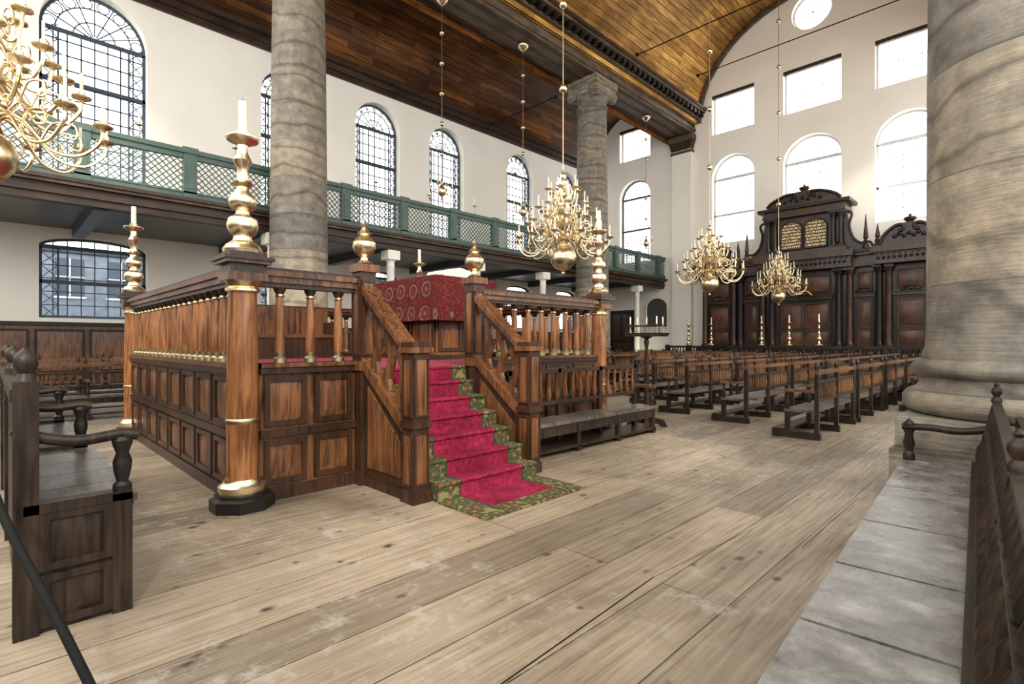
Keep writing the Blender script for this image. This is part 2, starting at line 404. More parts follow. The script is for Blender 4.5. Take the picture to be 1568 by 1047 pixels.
for i in range(4):
    b=B(); b.M=T(AX[i],YA,0)
    window(b,hw[i],7.2 if i else 6.7,11.0,1.25 if i else 1.15,M_white if i else M_muntin,5 if i else 7,.62,bw=.028,transoms=(8.9,))
    b.obj('window_%d'%n); n+=1
    b=B(); b.M=T(AX[i],YA,0)
    window(b,hw[i],13.6 if i else 13.5,15.9 if i else 15.6,0,M_white,3,1.2,bw=.03)
    b.box(-hw[i],hw[i],.02,.2,15.72 if i else 15.42,15.9 if i else 15.6,M_beamD)
    b.obj('window_%d'%n); n+=1
b=B(); b.M=T(AX[2],YA,18.65)
b.tube([(.9*math.cos(2*pi*i/24),.3,.9*math.sin(2*pi*i/24)) for i in range(25)],.05,4,M_white)
for k in range(4):
    a=pi*k/4; b.tube([(-.9*math.cos(a),.3,-.9*math.sin(a)),(.9*math.cos(a),.3,.9*math.sin(a))],.018,4,M_white)
b.tube([(.4*math.cos(2*pi*i/24),.3,.4*math.sin(2*pi*i/24)) for i in range(25)],.018,4,M_white)
b.obj('window_%d'%n); n+=1
b=B(); b.M=T(XR,0,0)@RZ(-90)
wall(b,-YA-.6,-YB,0,15,.6,[(-y,1.85,[('rect',2.2,4.6),('rect',5.6,13.4)]) for y in (-5.4,-.9,3.6,8.1,12.6,17.1,21.6,26.4)],M_wall)
b.obj('wall_right')
b=B(); b.M=T(0,YB,0)@RZ(180)
wall(b,-XR-.6,-XW+.6,0,19,.6,[(x,1.9,[('rect',4.8,17.5)]) for x in (-3.2,1.3,5.8,10.3,14.8,19.2)],M_wall)
b.obj('wall_back')
b=B(); b.box(XR-.14,XR-.02,YB,YA,0,2.05,M_pew); b.box(XR-.2,XR-.02,YB,YA,2.0,2.1,M_pewr); b.obj('wainscot_right')
b=B(); b.box(XW+.3,XR-.3,YB+.02,YB+.14,0,2.4,M_pew); b.box(XW+.3,XR-.3,YB+.02,YB+.2,2.35,2.45,M_pewr); b.obj('wainscot_back')

# ------------------------------------------------------------ vaults
Y0=-3
def vault(cx,cz,a,bb,y0,y1,m,th=.12):
    b=B(); N=40; vs=[];fs=[]
    for k,(aa,bz) in enumerate(((a,bb),(a+th,bb+th))):
        for i in range(N+1):
            t=pi*i/N
            for y in (y0,y1): vs.append((cx+aa*math.cos(t),y,cz+bz*math.sin(t)))
    o=2*(N+1)
    for i in range(N):
        fs.append((2*i,2*i+1,2*i+3,2*i+2)); fs.append((o+2*i,o+2*i+2,o+2*i+3,o+2*i+1))
        fs.append((2*i,2*i+2,o+2*i+2,o+2*i)); fs.append((2*i+1,o+2*i+1,o+2*i+3,2*i+3))
    b.add(vs,fs,m); return b
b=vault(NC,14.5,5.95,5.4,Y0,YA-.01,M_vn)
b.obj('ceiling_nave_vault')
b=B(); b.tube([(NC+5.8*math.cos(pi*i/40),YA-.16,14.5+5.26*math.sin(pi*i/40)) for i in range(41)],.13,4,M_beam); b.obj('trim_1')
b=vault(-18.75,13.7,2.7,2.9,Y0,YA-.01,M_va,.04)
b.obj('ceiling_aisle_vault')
b=B()
for (w,z0,z1) in ((.12,13.0,13.2),(.25,13.2,13.45),(.42,13.45,13.62),(.3,13.62,13.8)):
    b.box(XW,XW+w,Y0,YA,z0,z1,M_beamD)
b.obj('trim_2')
def entab(sg,xc):
    b=B()
    def bx(xa,xb,z0,z1,m): b.box(xc+sg*xa,xc+sg*xb,Y0,YA-.01,z0,z1,m)
    bx(-.75,.75,14.0,14.55,M_beam); bx(-.95,.82,14.12,14.3,M_beam); bx(-.8,.88,14.55,14.75,M_beamD)
    bx(-.9,1.0,14.75,15.6,M_beam); bx(-.62,-.52,13.95,14.0,M_beamD); bx(.52,.62,13.95,14.0,M_beamD)
    bx(-.06,.06,13.96,14.0,M_beamD)
    bx(.9,1.42,15.05,15.16,M_beam); bx(.9,1.5,15.16,15.32,M_beamD); bx(.9,1.12,14.75,14.86,M_beam)
    y=Y0
    while y<YA-.3:
        b.box(xc+sg*.95,xc+sg*1.36,y,y+.22,14.80,15.05,M_blk); y+=.46
    return b.obj('entablature_beam')
entab(1,XL)
entab(-1,-.6)
for (y,z,xa,xb) in ((19.3,13.3,XW+.6,XL-1.0),(28.4,16.6,NC-5.3,NC+5.3),(22.5,15.6,NC-5.6,NC+5.6)):
    b=B(); b.tube([(xa,y,z),(xb,y,z)],.03,6,M_iron)
    for xx in (xa+.1,xb-.1):
        b.box(xx-.06,xx+.06,y-.06,y+.06,z-.06,z+.06,M_iron)
    b.obj('tie_rod')
for x in (XL+.05,-.6):
    b=B()
    b.box(-.62,.62,-.3,0,0,13.1,M_wall); b.box(-.72,.72,-.4,0,0,.9,M_wall); b.box(-.7,.7,-.36,0,.9,1.1,M_wall)
    b.box(-.68,.68,-.36,0,12.9,13.05,M_beam)
    b.prism([(-.62,13.1),(.62,13.1),(.75,13.6),(-.75,13.6)],-.42,0,M_beamD); b.box(-.8,.8,-.5,0,13.6,13.93,M_beam)
    b.obj('pilaster',(x,YA-.02,0))
# ------------------------------------------------------------ stone columns
b=B()
b.box(-.97,.97,-.97,.97,0,.5,M_stone); b.box(-.93,.93,-.93,.93,.5,.8,M_stone)
P=[(.9,.8),(.96,.82),(1.0,.88),(1.0,.96),(.96,1.02),(.89,1.05),(.86,1.1),(.86,1.15),(.91,1.18),(.93,1.22),(.93,1.26),(.9,1.3),(.84,1.33),(.84,1.38),(.81,1.46),(.80,1.7),(.795,4),(.77,7),(.735,10),(.69,12.6),(.69,12.65),(.75,12.68),(.76,12.72),(.75,12.77),(.69,12.8),(.69,13.05),(.78,13.15),(.84,13.28),(.86,13.4)]
b.lathe(0,0,P,56,M_stone)
b.box(-.82,.82,-.82,.82,13.38,13.62,M_stone); b.box(-.88,.88,-.88,.88,13.62,13.98,M_stone)
for sx in (-1,1):
    b.M=T(sx*.66,0,13.3)@RX(90)
    b.lathe(0,0,[(.25,-.8),(.27,-.76),(.27,-.7),(.2,-.6),(.15,-.1),(.15,.1),(.2,.6),(.27,.7),(.27,.76),(.25,.8)],20,M_stone)
b.M=I4
mc=b.mesh('stone_column')
for (x,y) in ((XL,6.4),(XL,20.7),(0,6.95),(0,20.7)): inst(mc,'stone_column',(x,y,0))

# ------------------------------------------------------------ gallery
GX=-16.45
b=B()
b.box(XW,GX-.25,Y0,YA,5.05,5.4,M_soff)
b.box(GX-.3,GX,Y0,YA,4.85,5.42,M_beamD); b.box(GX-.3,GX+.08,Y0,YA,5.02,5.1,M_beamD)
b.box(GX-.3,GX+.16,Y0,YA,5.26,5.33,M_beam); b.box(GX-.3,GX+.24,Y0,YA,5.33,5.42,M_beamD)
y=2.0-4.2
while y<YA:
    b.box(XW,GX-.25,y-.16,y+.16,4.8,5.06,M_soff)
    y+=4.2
b.obj('gallery_floor')
b=B()
b.box(GX-.1,GX+.05,Y0,YA,5.42,5.6,M_green); b.box(GX-.14,GX+.1,Y0,YA,6.66,6.78,M_green); b.box(GX-.08,GX+.04,Y0,YA,6.52,6.66,M_green)
b.box(GX-.12,GX+.08,Y0,YA,5.57,5.62,M_green)
y=Y0; ws=2.3; posts=[]
while y<YA:
    posts.append(y); b.box(GX-.12,GX+.08,y-.16,y+.16,5.42,6.66,M_green); b.box(GX+.08,GX+.1,y-.09,y+.09,5.7,6.45,M_green); b.box(GX-.15,GX+.12,y-.19,y+.19,6.66,6.82,M_green); y+=ws
for p in posts:
    s0,s1,z0,z1=p+.16,p+ws-.16,5.62,6.52
    H=z1-z0; c=s0-H
    while c<s1:
        a0=max(c,s0); a1=min(c+H,s1)
        if a1-a0>.03:
            b.tube([(GX-.03,a0,z0+a0-c),(GX-.03,a1,z0+a1-c)],.018,4,M_green)
            b.tube([(GX-.01,a0,z1-(a0-c)),(GX-.01,a1,z1-(a1-c))],.018,4,M_green)
        c+=.17
for p in posts:
    yy=p+ws/2
    b.lathe(GX,yy,[(.06,6.78),(.06,6.8),(.02,6.84),(.03,6.95),(.015,7.0),(.015,7.1),(.08,7.13),(.08,7.15),(.025,7.16),(.025,7.2)],10,M_brassd)
    b.lathe(GX,yy,[(.018,7.2),(.018,7.45)],8,M_candle)
b.obj('gallery_lattice_railing')
b=B()
b.lathe(0,0,[(.26,0),(.26,.5),(.2,.55),(.22,.6),(.18,.68),(.165,1),(.14,4.2),(.17,4.25),(.14,4.3),(.14,4.42),(.2,4.52)],24,M_wall)
b.box(-.25,.25,-.25,.25,4.5,4.83,M_wall)
me=b.mesh('gallery_column')
for y in (6.2,10.4,14.6,18.8,23,27.2): inst(me,'gallery_column',(GX-.25,y,0))
b=B(); b.M=ML@T(0,-.02,0)
b.box(-3,YA-.05,-.12,0,0,2.05,M_pewr); b.box(-3,YA-.05,-.18,0,2.0,2.12,M_pew); b.box(-3,YA-.05,-.16,0,0,.2,M_pew)
x=-3
while x<YA-1.35:
    b.M=ML@T(0,-.14,0); b.panel(x+.05,x+1.25,.3,1.9,M_pew,M_pewr,.07,.03); x+=1.3
b.obj('wainscot_left')
b=B(); b.M=T(0,YA-.03,0)
b.box(-20.4,-18.6,-.1,0,0,3.6,M_blk); b.M=T(0,YA-.13,0)
b.panel(-20.3,-19.5,.2,1.5,M_pew,M_ark); b.panel(-20.3,-19.5,1.6,3.4,M_pew,M_ark); b.panel(-19.5,-18.7,.2,1.5,M_pew,M_ark); b.panel(-19.5,-18.7,1.6,3.4,M_pew,M_ark)
b.obj('door_1')
b=B(); b.M=T(-16.9,YA-.14,0)
b.prism([(-.75,2.4),(.75,2.4),(.75,3.7)]+[(.75*math.cos(pi*i/12),3.7+.6*math.sin(pi*i/12)) for i in range(1,12)]+[(-.75,3.7)],0,.08,M_grey)
b.tube([(-.75,0,2.4),(-.75,0,3.7)]+[(-.75*math.cos(pi*i/12),0,3.7+.6*math.sin(pi*i/12)) for i in range(1,13)]+[(.75,0,2.4),(-.75,0,2.4)],.06,6,M_wall)
b.obj('memorial_plaque')

# ------------------------------------------------------------ ark
def acol(b,x,y,z0,z1,r,m):
    b.box(x-r*1.5,x+r*1.5,y-r*1.5,y+r*1.5,z0,z0+.12,m)
    b.lathe(x,y,[(r*1.4,z0+.12),(r*1.4,z0+.2),(r*1.05,z0+.26),(r,z0+.35),(r*.86,z1-.4),(r*.9,z1-.38),(r*1.0,z1-.3),(r*1.5,z1-.12)],16,m)
    for k in range(8):
        a=2*pi*k/8; b.sphere((x+r*1.15*math.cos(a),y+r*1.15*math.sin(a),z1-.24),r*.35,m,6)
    b.box(x-r*1.6,x+r*1.6,y-r*1.6,y+r*1.6,z1-.12,z1,m)
b=B(); AM=T(-8.1,28.7,0); b.M=AM
BK=1.25
b.box(-5.5,5.5,-.9,BK,0,.2,M_ark); b.box(-5.4,5.4,-.35,BK,.2,1.1,M_ark); b.box(-5.45,5.45,-.42,BK,1.05,1.18,M_blk)
b.box(-5.2,5.2,.05,BK,1.1,5.2,M_ark)
for x in (-5.05,-3.45,-3.1,-1.95,-1.5,1.5,1.95,3.1,3.45,5.05):
    acol(b,x,-.14,1.18,5.0,.14,M_blk if abs(x) in(3.1,1.5) else M_ark)
for (x0,x1) in ((-4.85,-3.65),(-2.9,-2.15),(-1.2,1.2),(2.15,2.9),(3.65,4.85)):
    b.M=T(-8.1,28.74,0)
    b.panel(x0,x1,1.2,3.55,M_blk,M_arkp,.09,.08,False)
    if x1-x0>1.5:
        for xa,xb_ in ((x0+.1,-.02),(.02,x1-.1)):
            b.panel(xa,xb_,1.3,2.1,M_ark,M_arkp,.08,.06); b.panel(xa,xb_,2.15,3.45,M_ark,M_arkp,.08,.06)
    else:
        b.panel(x0+.1,x1-.1,1.3,2.1,M_ark,M_arkp,.07,.06); b.panel(x0+.1,x1-.1,2.15,3.45,M_ark,M_arkp,.07,.06)
    b.box(x0-.05,x1+.05,-.16,0,3.6,3.72,M_ark); b.box(x0-.1,x1+.1,-.22,0,3.72,3.78,M_blk)
    b.panel(x0+.05,x1-.05,3.9,4.8,M_blk,M_arkp,.08,.07)
    c=(x0+x1)/2
    b.tube([(c-.35,-.12,3.8),(c-.2,-.16,3.98),(c,-.16,4.04),(c+.2,-.16,3.98),(c+.35,-.12,3.8)],.045,6,M_gold if abs(c)<.1 else M_blk)
    for q in range(5): b.sphere((c-.24+.12*q,-.16,3.86),.05,M_arkp,6)
b.M=AM
b.box(-5.3,5.3,-.3,BK,5.0,5.18,M_ark); b.box(-5.25,5.25,-.22,BK,5.18,5.5,M_arkp); b.box(-5.5,5.5,-.45,BK,5.5,5.62,M_ark); b.box(-5.6,5.6,-.55,BK,5.62,5.76,M_blk)
for x0,x1 in ((-5.4,-3.0),(-2.1,2.1),(3.0,5.4)):
    b.box(x0,x1,-.62,0,5.0,5.5,M_ark); b.box(x0-.12,x1+.12,-.8,0,5.5,5.78,M_ark)
    x=x0
    while x<x1: b.box(x,x+.1,-.7,-.62,5.4,5.5,M_blk); x+=.22
    x=x0+.15
    while x<x1-.1: b.sphere((x,-.63,5.25),.07,M_blk,6); x+=.2
b.box(-1.5,1.5,-.1,1.0,5.76,8.0,M_ark); b.box(-1.9,1.9,-.45,1,5.76,6.0,M_ark)
for x in (-1.62,-1.3,1.3,1.62): acol(b,x,-.28,6.0,7.75,.1,M_blk)
b.box(-1.85,1.85,-.45,1,7.75,7.92,M_ark); b.box(-1.8,1.8,-.38,1,7.92,8.1,M_arkp); b.box(-2.05,2.05,-.6,1,8.1,8.25,M_blk)
for x in (-.55,.55):
    b.prism([(x-.45,6.15),(x+.45,6.15),(x+.45,7.15)]+[(x+.45*math.cos(pi*i/10),7.15+.35*math.sin(pi*i/10)) for i in range(1,10)]+[(x-.45,7.15)],-.2,-.1,M_tab)
    b.tube([(x-.48,-.2,6.13),(x-.48,-.2,7.15)]+[(x-.48*math.cos(pi*i/10),-.2,7.15+.37*math.sin(pi*i/10)) for i in range(1,11)]+[(x+.48,-.2,6.13),(x-.48,-.2,6.13)],.035,6,M_blk)
def pediment(b,cx,z,w,h,y0,y1):
    P=[(cx-w,z)]+[(cx-w*math.cos(pi*i/16)*.98,z+.1+h*math.sin(pi*i/16)**1.2) for i in range(17)]+[(cx+w,z)]
    b.prism(P,y0,y1,M_ark)
    for sg in (-1,1):
        b.tube(catmull([(cx+sg*w,y0-.05,z+.1),(cx+sg*w*.85,y0-.05,z+h*.55),(cx+sg*w*.5,y0-.05,z+h*.95),(cx+sg*w*.22,y0-.05,z+h*1.0),(cx+sg*w*.2,y0-.05,z+h*.75),(cx+sg*w*.35,y0-.05,z+h*.7)],5),.07,8,M_blk)
    for q in range(7): b.sphere((cx+(q-3)*w*.16,y0-.02,z+h*.42+.1*(q%2)),.09,M_blk,8)
    b.lathe(cx,(y0+y1)/2,[(.16,z+h),(.2,z+h+.08),(.12,z+h+.14),(.24,z+h+.26),(.22,z+h+.34),(.05,z+h+.4),(.07,z+h+.45),(.01,z+h+.5)],14,M_ark)
pediment(b,0,8.25,1.65,.6,-.35,.3)
for sg in (-1,1):
    pediment(b,sg*4.25,5.78,1.05,.85,-.5,.1)
    b.prism([(sg*1.5,5.78),(sg*2.9,5.78),(sg*2.5,5.98),(sg*2.15,6.3),(sg*1.95,6.9),(sg*1.85,7.6),(sg*1.5,7.7)],-.1,.15,M_ark)
    b.tube(catmull([(sg*2.9,-.15,5.85),(sg*2.75,-.15,6.1),(sg*2.4,-.15,6.1),(sg*2.1,-.15,6.4),(sg*1.95,-.15,7.0),(sg*2.05,-.15,7.5),(sg*1.85,-.15,7.65),(sg*1.75,-.15,7.45)],5),.06,8,M_blk)
    for x in (2.65,5.3,3.1):
        b.lathe(sg*x,-.4,[(.14,5.78),(.14,5.95),(.09,6.0),(.12,6.1),(.06,6.2),(.11,6.25),(.015,7.3 if x==2.65 else 6.8),(.01,7.35 if x==2.65 else 6.85)],8,M_ark)
b.obj('torah_ark')
b=B(); b.M=T(-8.1,26.4,0)
b.box(-6.2,6.2,-.08,.08,0,.15,M_pew); b.box(-6.2,6.2,-.1,.1,1.2,1.3,M_pew)
x=-6.2
while x<=6.21:
    b.box(x-.09,x+.09,-.09,.09,0,1.35,M_pew); 
    for k in range(1,8): 
        if x<6: b.lathe(x+k*.155,0,[(.035,.15),(.05,.3),(.025,.5),(.045,.8),(.025,1.0),(.035,1.2)],8,M_pew)
    x+=1.24
b.obj('ark_balustrade')
def candlestick(b,x,y,z,h,rb,mb=M_brass,ch=.3,cr=.03):
    P=[(rb,0),(rb,.02),(rb*.8,.05),(rb*.35,.09),(rb*.28,.16),(rb*.55,.21),(rb*.62,.27),(rb*.5,.33),(rb*.25,.37),(rb*.25,.43),(rb*.42,.46),(rb*.25,.5),(rb*.22,.62),(rb*.38,.66),(rb*.42,.7),(rb*.22,.75),(rb*.2,.86),(rb*.35,.9),(rb*.8,.93),(rb*.85,.95),(rb*.3,.96),(rb*.3,1.0)]
    b.lathe(x,y,[(r,z+q*h) for r,q in P],20,mb)
    b.lathe(x,y,[(cr,z+h),(cr*.95,z+h+ch),(cr*.3,z+h+ch+.01)],12,M_candle)
b=B()
candlestick(b,0,0,0,1.1,.17); me=b.mesh('brass_candlestick')
for x in (-13.06,-11.82,-9.34,-8.1,-6.86): inst(me,'brass_candlestick',(x,26.4,1.355))
b=B(); b.box(-.9,.9,-.45,.45,.0,.72,M_pew); b.box(-.95,.95,-.5,.5,.72,1.0,M_cloth); b.box(-1,1,-.52,.52,1.0,1.04,M_cloth)
b.obj('covered_table',(-15.4,27.2,0))

# ------------------------------------------------------------ chandeliers
b=B()
b.lathe(0,0,[(.02,-.14),(.05,-.1),(.03,-.06),(.08,-.02),(.2,.04),(.3,.16),(.33,.3),(.29,.44),(.18,.54),(.09,.58),(.07,.64),(.15,.7),(.17,.76),(.08,.84),(.06,.95),(.13,1.05),(.15,1.13),(.07,1.22),(.06,1.34),(.13,1.44),(.14,1.52),(.06,1.6),(.05,1.75),(.11,1.83),(.1,1.92),(.04,2.0),(.035,2.2),(.08,2.26),(.08,2.34),(.03,2.4),(.02,2.6)],28,M_brass)
for (na,R,z0,ph) in ((12,1.14,.62,0),(12,.88,1.02,.26),(8,.62,1.42,.1),(6,.38,1.85,0)):
    for k in range(na):
        b.M=RZ(math.degrees(ph+2*pi*k/na))
        P=[(.06,0,z0),(.2*R,0,z0+.16),(.36*R,0,z0+.08),(.56*R,0,z0-.2),(.8*R,0,z0-.24),(.97*R,0,z0-.07),(R,0,z0+.08)]
        b.tube(catmull(P,4),.021,6,M_brass)
        b.tube(catmull([(.48*R,0,z0-.1),(.58*R,0,z0+.1),(.76*R,0,z0+.1),(.77*R,0,z0-.05),(.67*R,0,z0-.04)],4),.014,5,M_brass)
        b.tube(catmull([(.2*R,0,z0+.16),(.3*R,0,z0+.3),(.4*R,0,z0+.26),(.36*R,0,z0+.18)],4),.012,5,M_brass)
        b.lathe(R,0,[(.02,z0+.06),(.03,z0+.09),(.1,z0+.12),(.105,z0+.135),(.03,z0+.14),(.035,z0+.2)],10,M_brass)
        b.lathe(R,0,[(.018,z0+.2),(.017,z0+.42)],6,M_candle)
b.M=I4
b.tube([(0,0,2.5),(0,0,16.55)],.014,6,M_brassd)
for z in (4.5,6.6,8.7,10.8,12.9,15.0): b.sphere((0,0,z),.1,M_brass,12)
me=b.mesh('brass_chandelier')
for (y,a) in ((-.08,5),(10.1,0),(18.4,10),(25.6,4)): inst(me,'brass_chandelier',(NC,y,3.3),a)
b=B()
b.lathe(0,0,[(.05,13.7),(.22,13.85),(.25,13.9),(.25,13.94)],20,M_brass)
b.tube([(0,0,7.4),(0,0,13.75)],.012,6,M_brassd)
for z in (8.3,9.4,10.5,11.6,12.7): b.sphere((0,0,z),.085,M_brass,10)
b.lathe(0,0,[(.01,6.6),(.05,6.7),(.03,6.75),(.13,6.85),(.16,7.0),(.1,7.12),(.04,7.2),(.07,7.3),(.02,7.42)],16,M_brass)
for k in range(6):
    b.M=RZ(60*k); b.tube(catmull([(.05,0,7.0),(.2,0,6.9),(.36,0,6.95),(.38,0,7.1)],4),.012,5,M_brass)
    b.lathe(.38,0,[(.02,7.08),(.06,7.12),(.02,7.14),(.02,7.18)],8,M_brass); b.lathe(.38,0,[(.014,7.18),(.014,7.36)],6,M_candle)
me=b.mesh('hanging_lamp')
for y in (11.6,15.85,25.7): inst(me,'hanging_lamp',(XL,y,0))

# ------------------------------------------------------------ bimah
bx0,bx1,by0,by1=-10.3,-5.15,1.65,7.2
PZ=1.2
b=B()
b.box(bx0+.06,bx1-.02,by0+.06,by1-.06,.05,PZ-.04,M_bimD)
b.box(bx0+.1,bx1-.03,by0+.1,by1-.1,PZ-.04,PZ,M_red)
def side(M,L,skip=None):
    def seg(x0,x1):
        b.M=M
        b.box(x0,x1,-.06,.05,0,.12,M_bimD); b.box(x0,x1,-.03,.05,.12,1.2,M_bim)
        b.box(x0,x1,-.07,.05,.6,.67,M_bimD); b.box(x0,x1,-.08,.08,1.2,1.3,M_bimD); b.box(x0,x1,-.1,.1,1.26,1.3,M_bim)
        b.box(x0,x1,-.09,.09,2.06,2.12,M_bim); b.box(x0,x1,-.12,.12,2.12,2.17,M_bim); b.box(x0,x1,-.09,.09,2.17,2.2,M_bimD); b.box(x0,x1,-.06,.06,2.02,2.06,M_bimD)
        n=max(1,round((x1-x0)/.62)); w=(x1-x0)/n
        for i in range(n):
            b.M=M@T(0,-.03,0)
            b.panel(x0+i*w+.04,x0+(i+1)*w-.04,.15,.57,M_bimD,M_bim,.05,.03); b.panel(x0+i*w+.04,x0+(i+1)*w-.04,.7,1.17,M_bimD,M_bim,.05,.03)
        b.M=M
    if skip: seg(.13,skip[0]); seg(skip[1],L-.13)
    else: seg(.13,L-.13)
def bals(M,x0,x1,n,r=.045):
    b.M=M
    for i in range(n):
        x=x0+(x1-x0)*(i+.5)/n
        b.lathe(x,0,[(r*1.35,1.3),(r*1.35,1.34),(r*.9,1.36),(r*1.0,1.4)],12,M_brassd)
        b.lathe(x,0,[(r*.95,1.39),(r,1.5),(r*.98,1.7),(r*.72,1.93)],14,M_bal)
        b.lathe(x,0,[(r*.8,1.93),(r*1.0,1.94),(r*.8,1.96)],12,M_brassd); b.lathe(x,0,[(r*.75,1.96),(r*1.25,2.0),(r*1.3,2.03)],12,M_bimD)
Msouth=T(bx0,by0,0)
Mfront=T(bx1,by0,0)@RZ(90)
Mnorth=T(bx1,by1,0)@RZ(180)
Mback=T(bx0,by1,0)@RZ(-90)
LX=bx1-bx0; LY=by1-by0
side(Msouth,LX); bals(Msouth,.2,LX-.2,20)
side(Mfront,LY,(2.75-by0,4.49-by0)); bals(Mfront,.18,2.73-by0,3); bals(Mfront,4.5-by0,LY-.18,9)
side(Mnorth,LX); bals(Mnorth,.2,LX-.2,17)
side(Mback,LY); bals(Mback,.2,LY-.2,17)
b.M=I4
for (x,y) in ((bx1+.05,by0-.02),(bx0,by0),(bx1,by1),(bx0,by1)):
    r=.13
    b.lathe(x,y,[(.27,0),(.27,.1),(.23,.12),(.23,.14)],8,M_blk,ph=pi/8)
    b.lathe(x,y,[(.19,.14),(.2,.17),(.2,.21),(.16,.24),(.15,.27)],24,M_brass)
    b.lathe(x,y,[(r,.27),(r*1.03,.8),(r,1.4),(r*.9,1.98)],24,M_bal)
    b.lathe(x,y,[(r,.76),(r*1.1,.78),(r*1.1,.8),(r,.82)],24,M_brassd)
    b.lathe(x,y,[(r*.9,1.94),(r*1.1,1.96),(r*1.1,1.98),(r*.95,2.0),(r*1.1,2.03),(r*1.25,2.05)],24,M_brass)
    b.box(x-.16,x+.16,y-.16,y+.16,2.05,2.12,M_bim); b.box(x-.14,x+.14,y-.14,y+.14,2.12,2.2,M_bimD); b.box(x-.19,x+.19,y-.19,y+.19,2.2,2.23,M_bim); b.box(x-.21,x+.21,y-.21,y+.21,2.23,2.26,M_bimD)
b.obj('bimah_platform')
xt,xb=bx1+.07,-4.12
b=B()
for ys in (2.84,4.40):
    b.box(xt-.09,xt+.09,ys-.09,ys+.09,0,2.24,M_bimD); b.box(xt-.12,xt+.12,ys-.12,ys+.12,2.24,2.32,M_bim); b.box(xt-.11,xt+.11,ys-.11,ys+.11,1.2,1.3,M_bim)
    b.box(xt-.11,xt+.11,ys-.11,ys+.11,0,.14,M_bimD)
    b.M=T(xt,ys-.09,0); b.panel(-.08,.08,1.36,2.15,M_bimD,M_bim,.02,.015); b.M=T(xt+.09,ys,0)@RZ(90); b.panel(-.08,.08,1.36,2.15,M_bimD,M_bim,.02,.015); b.M=I4
    b.box(xb-.09,xb+.09,ys-.09,ys+.09,0,1.4,M_bimD); b.box(xb-.105,xb+.105,ys-.105,ys+.105,0,.12,M_bimD); b.box(xb-.11,xb+.11,ys-.11,ys+.11,.7,.76,M_bimD)
    b.box(xb-.12,xb+.12,ys-.12,ys+.12,1.4,1.45,M_bim); b.box(xb-.1,xb+.1,ys-.1,ys+.1,1.45,1.5,M_bimD)
    for Mx in (T(xb+.09,ys,0)@RZ(90),T(xb,ys-.09,0)):
        b.M=Mx; b.panel(-.08,.08,.8,1.36,M_bimD,M_bim,.02,.015); b.panel(-.08,.08,.16,.66,M_bimD,M_bim,.02,.015)
    b.M=I4
    a0,a1=xt+.08,xb-.08
    b.prism([(a0,0),(a1,0),(a1,.62),(a0,1.22)],ys-.05,ys+.05,M_bimD)
    b.prism([(a0,1.22),(a1,.62),(a1,.74),(a0,1.34)],ys-.08,ys+.08,M_bim)
    b.prism([(a0,1.94),(a1,1.32),(a1,1.40),(a0,2.02)],ys-.06,ys+.06,M_bimD)
    b.prism([(a0,2.02),(a1,1.40),(a1,1.46),(a0,2.10)],ys-.09,ys+.09,M_bim)
    for yy in (ys-.065,ys+.05):
        b.prism([(a0,0),(a1,0),(a1,.1),(a0,.1)],yy,yy+.015,M_bimD)
        b.prism([(a0+.1,.2),(a1-.08,.2),(a1-.08,.52),(a0+.1,1.04)],yy,yy+.015,M_bim)
    for t in (.22,.5,.78):
        x=a0+(a1-a0)*t; zb=1.34-.6*t; h=.6
        L=[(.0,-.055),(.1,-.05),(.2,-.09),(.32,-.03),(.45,.01),(.6,.03),(.75,.0),(.88,-.05),(1,-.05)]
        R_=[(.0,.055),(.1,.05),(.2,.03),(.32,.07),(.45,.1),(.6,.12),(.75,.08),(.88,.05),(1,.05)]
        for i in range(len(L)-1):
            b.prism([(x+L[i][1],zb+h*L[i][0]-.03),(x+R_[i][1],zb+h*R_[i][0]-.03),(x+R_[i+1][1],zb+h*R_[i+1][0]-.03),(x+L[i+1][1],zb+h*L[i+1][0]-.03)],ys-.025,ys+.025,M_bim)
for i in range(6):
    x=-3.92-.215*i; z=PZ*(i+1)/7
    b.box(-5.165,x,2.96,4.3,z-PZ/7,z,M_carpet); b.tube([(x,2.97,z-.015),(x,4.29,z-.015)],.022,8,M_carpet)
b.box(-5.168,-5.14,2.96,4.3,PZ*6/7,PZ+.003,M_carpet); b.tube([(-5.145,2.97,PZ-.015),(-5.145,4.29,PZ-.015)],.02,8,M_carpet)
b.obj('carpeted_stairs')
b=B(); b.box(-3.915,-3.25,2.94,4.32,.0,.018,M_carpet); b.obj('stair_rug')
b=B()
b.lathe(0,0,[(.06,0),(.09,.015),(.04,.05),(.035,.08),(.1,.13),(.125,.19),(.12,.24),(.07,.29),(.05,.31),(.08,.33),(.05,.36),(.02,.4),(.035,.44),(.01,.48)],20,M_brass); me=b.mesh('brass_urn_finial')
for (x,y) in ((xt,2.84),(xt,4.4)): inst(me,'brass_urn_finial',(x,y,2.322))
b=B()
b.box(-.15,.15,-.15,.15,0,.04,M_bimD)
b.lathe(0,0,[(.16,.04),(.165,.07),(.14,.11),(.085,.15),(.075,.19),(.11,.22),(.135,.29),(.12,.35),(.06,.39),(.055,.42),(.1,.45),(.12,.5),(.11,.55),(.06,.6),(.05,.64),(.09,.67),(.05,.7),(.045,.8),(.065,.84),(.08,.88),(.055,.93),(.04,.97),(.045,1.02),(.13,1.06),(.14,1.08),(.14,1.09),(.05,1.1),(.055,1.14)],24,M_brass)
b.lathe(0,0,[(.036,1.14),(.034,1.42),(.01,1.43)],14,M_candle); b.tube([(0,0,1.43),(0,0,1.45)],.003,4,M_iron)
me=b.mesh('tall_candlestick')
for (x,y) in ((bx1+.05,by0-.02),(bx0,by0),(bx1,by1),(bx0,by1)): inst(me,'tall_candlestick',(x,y,2.265))
b=B()
b.box(-.9,.9,-.6,.6,0,.08,M_bimD); b.box(-.82,.82,-.52,.52,.08,1.3,M_bim)
